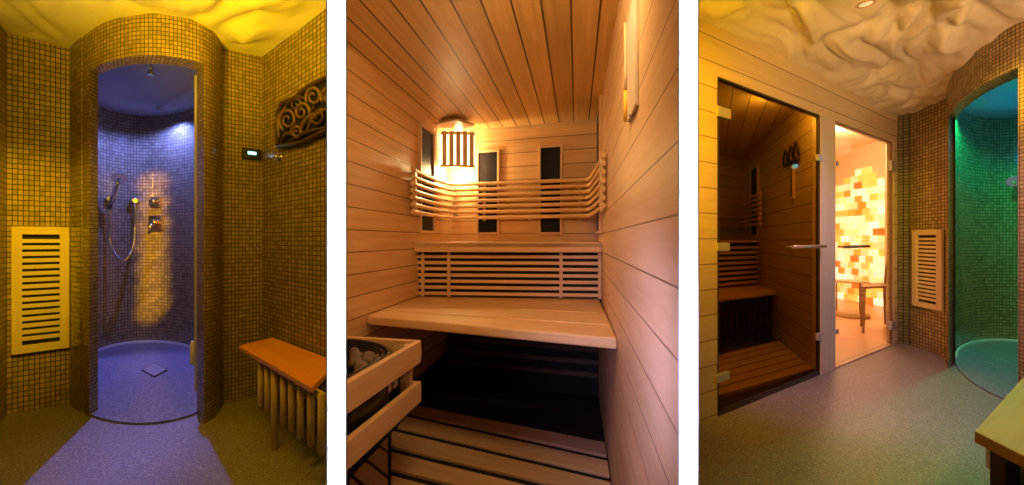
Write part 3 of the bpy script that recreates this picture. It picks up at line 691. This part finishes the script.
t=thing('sauna_bench',(2.3,4.2,.0),'sauna bench seen through the tinted glass door','bench')
b0=Vector((1.81,3.52)); b1=Vector((2.615,3.975)); bw=(b1-b0); b0=b1-bw*1.28; dd=Vector((.361,1))*.62
for k in range(3):
    MB().prism([b0+dd*(k/3),b1+dd*(k/3),b1+dd*(k/3+.32),b0+dd*(k/3+.32)],.455,.49).build('board',M['sb'],t,bevel=.003)
fb2=Frame(b0+dd*.12,b1+dd*.12)
for k in range(13):
    s=.03+k*(fb2.len-.06)/12; MB().fbox(fb2,s-.012,s+.012,.03,.45,-.02,0).build('slat',M['brown'],t)
fb3=Frame(b0+dd*1.0,b1+dd*1.0)
g=thing('bench_grille',fb3.pt(fb3.len/2,.49,0),'slatted grille above the bench behind the tinted glass door','grille')
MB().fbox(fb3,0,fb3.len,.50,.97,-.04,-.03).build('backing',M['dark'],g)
for k in range(8): MB().fbox(fb3,0,fb3.len-.01,.51+k*.056,.54+k*.056,-.02,0).build('slat',M['sb'],g)
MB().prism([b0+dd*.98,b1+dd*.98,b1+dd*1.5,b0+dd*1.5],.97,1.0).build('top_board',M['sb'],g)
t=thing('backrest_rail',(2.9,4.9,1.2),'rod backrest seen through the tinted glass door','backrest')
pth=[(719,4.95),(732,5.12),(739,5.22),(743,5.10),(752,4.70),(761,4.33)]
for k in range(7): MB().tube([R(x,Y,1.18+k*.055) for x,Y in spline(pth,4)],.017,6,flat=.7).build('rod',M['sb'],t)
MB().prism([R(759.5,4.36),R(760.8,4.34),R(761.2,4.38),R(759.9,4.40)],1.16,1.57).build('upright',M['trimw'],t)
irpanel(f2R,751.5,759,167,236,'dark infrared panel seen through the tinted glass door')
t=thing('wall_thermometer',f2R.pt(f2R.px(794,170)[0],f2R.px(794,200)[1],0),'dark twin dials with a narrow upright stick on the wall behind the tinted door','thermometer')
nn=Vector((f2R.n.x,f2R.n.y,0))
for x,y,r in ((788,157,.05),(793.5,153,.05),(798.5,149,.05)):
    s,z=f2R.px(x,y); pts=[f2R.pt(s+dx*.09,z+dz*.055,.02) for dx,dz in ((-.7,-1),(-.5,.3),(0,1),(.5,.3),(.7,-1))]; MB().tube(pts,.010,6).build('hook',M['brown'],t)
s,z=f2R.px(794,162); s2,z2=f2R.px(801,158); s1,z1=f2R.px(787,166); MB().tube([f2R.pt(s1,z1,.02),f2R.pt(s2,z2,.02)],.014,8).build('rail',M['brown'],t)
s,z0=f2R.px(794,199); _,z1=f2R.px(794,165); MB().fbox(f2R,s-.03,s+.03,z0,z1,.0,.02).build('stick',M['trimw'],t); MB().fbox(f2R,s-.012,s+.012,z0+.02,z1-.02,.02,.024).build('tube',M['brown'],t)

# salt room behind door 2
T0=Vector((3.675,3.885)); T1=Vector((5.49,5.89)); T2=Vector((5.49,7.6)); T3=Vector((3.95,7.6)); T4=Vector((2.45,3.12))
ZP=2.48
for nm,a,b in (('wall_right',T0,T1),('wall_right',T1,T2),('wall_back',T2,T3),('wall_left',T3,T4)):
    f=Frame(a,b); mid=(T0+T1+T2+T3+T4)/5
    if f.n.dot(mid-f.o)<0: f.n=-f.n
    struct(MB().fbox(f,0,f.len,0,ZP,-.02,0).build(nm,M['peach']),'peach plaster wall of the salt room')
q=[T0,T1,T2,T3,T4]; struct(MB().prism(q,ZP,ZP+.03).build('ceiling',M['peach'])); struct(MB().prism(q,-.03,.006).build('floor',M['peachfloor']),'orange floor of the salt room')
f=Frame(T0+(W1-W0).normalized()*.0,T4)
# glowing salt bricks
t_=NT('backlit_salt'); uv=t_.n('ShaderNodeUVMap'); sp=t_.n('ShaderNodeSeparateXYZ'); t_.l(uv.outputs[0],sp.inputs[0])
row=t_.math('FLOOR',sp.outputs[1]); uo=t_.math('ADD',sp.outputs[0],t_.math('MULTIPLY',t_.math('MODULO',row,2),.5)); cl=t_.math('FLOOR',uo)
cb_=t_.n('ShaderNodeCombineXYZ'); t_.l(cl,cb_.inputs[0]); t_.l(row,cb_.inputs[1]); wn=t_.n('ShaderNodeTexWhiteNoise',noise_dimensions='2D'); t_.l(cb_.outputs[0],wn.inputs[0])
rp=t_.n('ShaderNodeValToRGB'); t_.l(wn.outputs[0],rp.inputs[0]); rp.color_ramp.interpolation='CONSTANT'
els=rp.color_ramp.elements; els[0].color=(1.0,.80,.52,1); els[0].position=0; els[1].color=(1.0,.66,.30,1); els[1].position=.30
for ps,cc in ((.48,(1.0,.48,.10,1)),(.66,(.95,.28,.03,1)),(.80,(1.0,.92,.72,1)),(.92,(.72,.16,.02,1))):
    e=els.new(ps); e.color=cc
nz=t_.n('ShaderNodeTexNoise'); nz.inputs['Scale'].default_value=3.5; t_.l(uv.outputs[0],nz.inputs[0])
t_.l(rp.outputs[0],t_.b.inputs['Emission Color']); t_.l(rp.outputs[0],t_.b.inputs['Base Color']); t_.l(t_.math('MULTIPLY_ADD',nz.outputs[0],2.0,.1),t_.b.inputs['Emission Strength'])
fS=Frame(T1,T2); fS.n=Vector((-1,0)); m=MB(); 
rr=random.Random(5); nrow=20; hh=.105
top=lambda s:1.98+.20*math.exp(-((s-.30)/.16)**2)-.04*math.sin(s*9)
for j in range(nrow+1):
    n0=-1
    while True:
        s0=(n0+(.5 if j%2 else 0))*.135; s1=s0+.135; n0+=1
        if s0>1.25: break
        s0=max(s0,.0); 
        if s1<=0.01: continue
        z0=.02+j*hh; z1=z0+hh
        if z1>top((s0+s1)/2)+.03: continue
        d=.03+.03*rr.random(); uvx=((n0-1)+.5); pts=[fS.pt(a,z,dd_) for a,z,dd_ in ((s0+.003,z0+.003,0),(s1-.003,z0+.003,0),(s1-.003,z0+.003,d),(s0+.003,z0+.003,d))]
        b=len(m.v); m.hexa(pts+[Vector((p.x,p.y,z1-.003)) for p in pts])
        for k in range(6): m.uv[-1-k]=[(uvx+ (0 if j%2 else .0),j+.5)]*4
so=m.build('wall_right',t_.m,fix=False); struct(so,'glowing wall of white and orange salt bricks')
# round table
c=R(852,5.2); t=thing('side_table',(c.x,c.y,.006),'small round glass-topped table on a disc base in the salt room','table')
MB().lathe((c.x,c.y,.006),[(.17,0),(.18,.01),(.18,.05),(.17,.06)],n=32).build('base',plain('pale_disc',(.75,.62,.42),.4),t)
MB().lathe((c.x,c.y,.45),[(.175,0),(.18,.004),(.18,.02),(.175,.024)],n=32).build('table_top',bpy.data.materials['pale_disc'],t)
for an in (20,140,260): MB().tube([(c.x+.155*math.cos(math.radians(an)),c.y+.155*math.sin(math.radians(an)),.06),(c.x+.155*math.cos(math.radians(an)),c.y+.155*math.sin(math.radians(an)),.45)],.008,8).build('leg',M['chair'],t)
# chair
n0=Vector((3.76,4.28)); fx=Vector((.37,.10)); fy=Vector((.262,.328)); cc=n0+fx*.5+fy*.5
t=thing('chair',(cc.x,cc.y,.006),'slim metal-legged chair with upright back beside the round table','chair')
P=[n0,n0+fx,n0+fx+fy,n0+fy]
MB().prism([cc+(p-cc)*1.04 for p in P],.475,.50).build('seat',M['chair'],t,bevel=.01)
for p in P:
    q=cc+(p-cc)*.92; b_=cc+(p-cc)*1.0
    MB().tube([(q.x,q.y,.475),(b_.x,b_.y,.006)],[.014,.010],8).build('leg',M['chair'],t)
r1=cc+(P[1]-cc)*.98; r2=cc+(P[2]-cc)*.98; od=fx.normalized()
for p in (r1,r2): MB().tube([(p.x,p.y,.48),(p.x+.01,p.y,.64),(p.x+.035,p.y,.80)],.011,8).build('back_post',M['chair'],t)
e1=r1+od*.025; e2=r2+od*.025
MB().hexa([(e1.x,e1.y,.70),(e2.x,e2.y,.70),(e2.x+.014,e2.y,.70),(e1.x+.014,e1.y,.70),(e1.x+.014,e1.y,.83),(e2.x+.014,e2.y,.83),(e2.x+.028,e2.y,.83),(e1.x+.028,e1.y,.83)]).build('backrest',M['chair'],t,bevel=.003)

# corner walls, vent wall, second shower
K0=Vector((W1.x,W1.y)); K1=Vector((3.80,3.81)); K2=R(949,3.37); 
frK=Frame(K0,K1); frV=Frame(K1,K2)
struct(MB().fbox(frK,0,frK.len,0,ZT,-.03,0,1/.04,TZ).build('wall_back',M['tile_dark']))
struct(MB().fbox(frV,0,frV.len+.0,0,ZT,-.03,0,1/.037,TZ).build('wall_right',M['tile']),'gold mosaic wall left of the green shower')
out3=[(947.0,3.50),(946.4,3.36),(947.0,3.22),(948.5,3.10),(952,2.95),(957.7,2.81),(967,2.65),(978,2.52),(990,2.405),(1004,2.305),(1018,2.222),(1034,2.15),(1050,2.09),(1070,2.04)]
in3=[(954.8,3.26),(960,3.04),(968,2.86),(980,2.68),(995,2.53),(1010,2.42),(1022,2.345)]
E3=shower(861,1.346,3.07,.89,out3,in3,math.radians(-50),math.radians(173),948.5,1018,'green lit')
vent(frV,914.5,944.5,230.5,305,17,'pale wooden vent grille on the wall beside the green shower')
poly3=[(.27,.60),(.45,1.79),(W0.x,W0.y+.03),(W1.x+.02,W1.y+.03),(3.83,3.85)]+[(p.x*1.018,p.y*1.018) for p in [R(x,Y) for x,Y in out3][1:]]+[(2.95,2.0),(2.2,1.0),(1.2,.6)]
cave(poly3,[],2.215,.017,'ceiling',.085,9.7,'lumpy cave plaster ceiling of the room with glass doors',.8725,.55,.5)
fl3=[(.27,.57),(.45,1.80),(W0.x,W0.y+.01),(W1.x+.02,W1.y+.03),(3.83,3.83),(3.72,3.45),(3.9,4.3),(5.2,4.3),(5.0,3.0),(3.4,1.9),(2.6,1.0),(1.3,.57)]
struct(MB().prism(fl3,-.03,0).build('floor',M['floor']),'grey granite floor before the glass doors')
hand_shower(E3,1014,181,1018.5,190,1024,262,268,'hand shower on the wall of the green lit shower')
dl3=downlight(973.5,98.5,2.2,'tiny green downlight in the ceiling of the green shower',(.15,1.0,.45),20)
c=R(866,2.13,2.185); c.z=min(cave.h(c.x+a_,c.y+b_) for a_ in (-.03,0,.03) for b_ in (-.03,0,.03))-.006; t=thing('ceiling_downlight',c,'round recessed spotlight in the lumpy beige ceiling','ceiling light')
MB().lathe((c.x,c.y,c.z),[(.028,.01),(.032,.0),(.042,.004),(.044,.06),(.028,.06)],sx=1.0).build('bezel',plain('beige_ring',(.6,.45,.28),.35),t)
MB().lathe((c.x,c.y,c.z+.006),[(.030,0),(.022,.012),(.01,.016)]).build('lamp',emit('warm_spot',(1,.75,.45),.55),t)
# bench in the corner
b1=Vector((1.405,1.215)); uu=Vector((.769,.485)).normalized(); ww=Vector((-.21,-.978)); 
t=thing('bench',(1.6,1.2,0),'corner of a bench with an olive yellow top by the green shower','bench')
MB().prism([b1,b1+uu*1.05,b1+uu*1.05+ww*.38,b1+ww*.38],.385,.42,axis=(uu.x,uu.y,0)).build('seat',wood('olive_bench_top',(.46,.30,.05),(.54,.36,.07)),t,bevel=.003)
p=R(1012,1.235); MB().prism([(p.x-.02,p.y-.0),(p.x+.025,p.y-.0),(p.x+.025,p.y+.04),(p.x-.02,p.y+.04)],0,.384).build('leg',M['brown'],t)
p=p+Vector((uu.x,uu.y,0))*.8; MB().prism([(p.x-.02,p.y-.0),(p.x+.025,p.y-.0),(p.x+.025,p.y+.04),(p.x-.02,p.y+.04)],0,.384).build('leg',M['brown'],t)
MB().prism([b1+uu*.05+ww*.05,b1+uu*.95+ww*.05,b1+uu*.95+ww*.08,b1+uu*.05+ww*.08],.34,.384).build('rail',M['brown'],t)
p=R(1021,1.27); tag(MB().prism([(p.x,p.y),(p.x+.14,p.y+.03),(p.x+.14,p.y+.10),(p.x,p.y+.10)],.22,.30).build('folded_towel',plain('cream_towel',(.7,.6,.45),.8),bevel=.01),'pale folded towel under the bench corner at the far right','towel')
p=COL.objects[-1]
t2=COL.objects['bench'] if 'bench' in COL.objects else None
MB().prism([R(1016,1.20),R(1060,1.20),R(1060,1.36),R(1016,1.40)],.20,.22).build('shelf',M['brown'],t,bevel=.002)

# ------------------------------------------------------------------ lights
def point(loc,col,e,r=.03,name='lamp'):
    l=bpy.data.lights.new(name,'POINT'); l.energy=e; l.color=col; l.shadow_soft_size=r; o=bpy.data.objects.new(name,l); o.location=loc; COL.objects.link(o); return o
def spot(loc,to,col,e,ang,blend=.5,r=.04,name='spot'):
    l=bpy.data.lights.new(name,'SPOT'); l.energy=e; l.color=col; l.spot_size=math.radians(ang); l.spot_blend=blend; l.shadow_soft_size=r
    o=bpy.data.objects.new(name,l); o.location=loc; o.rotation_euler=(Vector(to)-Vector(loc)).to_track_quat('-Z','Y').to_euler(); COL.objects.link(o); return o
def area(loc,to,col,e,sx_,sy_,spread=180,name='area'):
    l=bpy.data.lights.new(name,'AREA'); l.energy=e; l.color=col; l.shape='RECTANGLE'; l.size=sx_; l.size_y=sy_; l.spread=math.radians(spread)
    o=bpy.data.objects.new(name,l); o.location=loc; o.rotation_euler=(Vector(to)-Vector(loc)).to_track_quat('-Z','Y').to_euler(); COL.objects.link(o); return o
# room 1
area((-1.15,1.15,2.0),(-2.5,2.3,1.3),(1.0,.60,.008),5,.4,.3,name='amber_ceiling_wash')
point((-1.9,1.62,2.02),(1.0,.55,.012),1.0,.06,'amber_lamp')
area((-1.1,.35,.9),(-1.6,1.72,2.7),(1.0,.62,.006),20,.3,.3,68,name='amber_ceiling_fill')  # added fill out of view, brightens the cave ceiling
spot((-1.75,1.50,2.05),(-2.9,2.25,.95),(1.0,.64,.003),110,42,.9,name='amber_spot')
spot((-1.0,1.15,1.95),(-1.05,1.85,.4),(1.0,.55,.02),13,42,.9,name='amber_bench_fill')  # added fill, boosts the orange bench seat
for k in range(7):
    q_=R(150,1.35,1.98); z_=E1(math.radians(86)); spot(q_,(z_.x,z_.y,1.55-k*.2),(1.0,.55,.0),900,5.2,1,.03,name='gold_band_fill')  # added spots standing in for the gold reflection on the niche wall
spot((dl1.x,dl1.y,2.16),(dl1.x-.1,dl1.y,0),(.11,.17,1.0),80,150,.4,.02,name='blue_shower_lamp')
spot((dl1.x+.0,dl1.y,2.15),(dl1.x+.3,dl1.y-1.2,0),(.30,.26,1.0),120,60,.5,.02,name='blue_shower_beam')
# room 2
point((LAMP.x-.02,LAMP.y+.03,Hb-.035),(1.0,.70,.32),12,.03,'sauna_lamp')
point((CL.x+.09,CL.y-.09,Ht-.01),(1.0,.68,.30),2.0,.02,'sauna_lamp_top')
area((-.02,.9,1.78),(-.1,2.1,.7),(1.0,.67,.27),10,.4,.3,name='sauna_fill')
spot((-.15,.30,.95),(.37,1.15,.66),(.55,.50,1.0),42,58,.9,.1,name='sauna_cool')
# room 3
spot((.62,1.2,1.9),(1.2,2.3,1.3),(1.0,.43,.0),120,85,.9,name='amber_spot')
area((.75,.35,1.0),(1.3,1.9,2.3),(1.0,.52,.0),10,.2,.2,90,name='amber_ceiling_fill')  # added fill out of view, yellows the ceiling near the plank wall
spot((2.1,1.45,2.0),(3.4,3.3,1.0),(1.0,.58,.30),42,75,.9,.08,name='beige_spot')
area((1.6,.35,1.0),(2.7,2.6,2.2),(1.0,.54,.26),6.5,.3,.3,70,name='beige_ceiling_fill')  # added fill out of view, lifts the lumpy ceiling
spot((2.3,1.75,2.1),(3.72,3.6,1.1),(1.0,.70,.0),110,36,.9,name='amber_corner')
spot((2.05,1.65,2.02),(2.6,3.0,0),(.75,.45,1.0),62,80,.9,name='violet_spot')
spot((1.7,1.1,2.0),(1.75,1.6,0),(1.0,1.0,.10),6,70,.9,name='olive_spot')
spot((1.9,.75,1.9),(1.8,1.25,.42),(1.0,.62,.0),34,50,.9,name='bench_fill')  # added fill, yellows the corner bench top
spot((dl3.x,dl3.y,2.15),(dl3.x+.1,dl3.y,0),(.01,1.0,.36),62,150,.4,.02,name='green_shower_lamp')
point((4.5,3.2,1.9),(.0,.45,1.0),4,.03,'teal_shower_glow')
point((4.3,5.2,2.2),(1.0,.72,.42),60,.1,'salt_room_lamp')
point((2.0,3.0,2.02),(1.0,.62,.12),13,.05,'dim_sauna_lamp')
# unseen fill strips, added to whiten the posts
for x in (336.5,688.5):
    p=R(x,.55); area((p.x,-.05,1.15),(p.x,.55,1.15),(1,1,1),3,.018,2.2,1,name='post_fill')

w=bpy.data.worlds.new('World'); sc.world=w; w.use_nodes=True; w.node_tree.nodes['Background'].inputs[0].default_value=(.5,.45,.5,1); w.node_tree.nodes['Background'].inputs[1].default_value=.02

cam=bpy.data.cameras.new('Camera'); co=bpy.data.objects.new('Camera',cam); COL.objects.link(co); co.location=(0,0,HC); co.rotation_euler=(math.pi/2,0,0)
cam.sensor_width=36; cam.sensor_fit='HORIZONTAL'; cam.lens=36*F/1024; cam.shift_y=-(242.5-HY)/1024; cam.clip_start=.02; cam.clip_end=60
sc.camera=co
sc.view_settings.view_transform='Standard'; sc.view_settings.look='None'; sc.view_settings.gamma=1; sc.view_settings.exposure=0; sc.view_settings.use_curve_mapping=False
sc.cycles.use_denoising=True; sc.cycles.max_bounces=8; sc.cycles.transparent_max_bounces=12; sc.cycles.sample_clamp_indirect=4
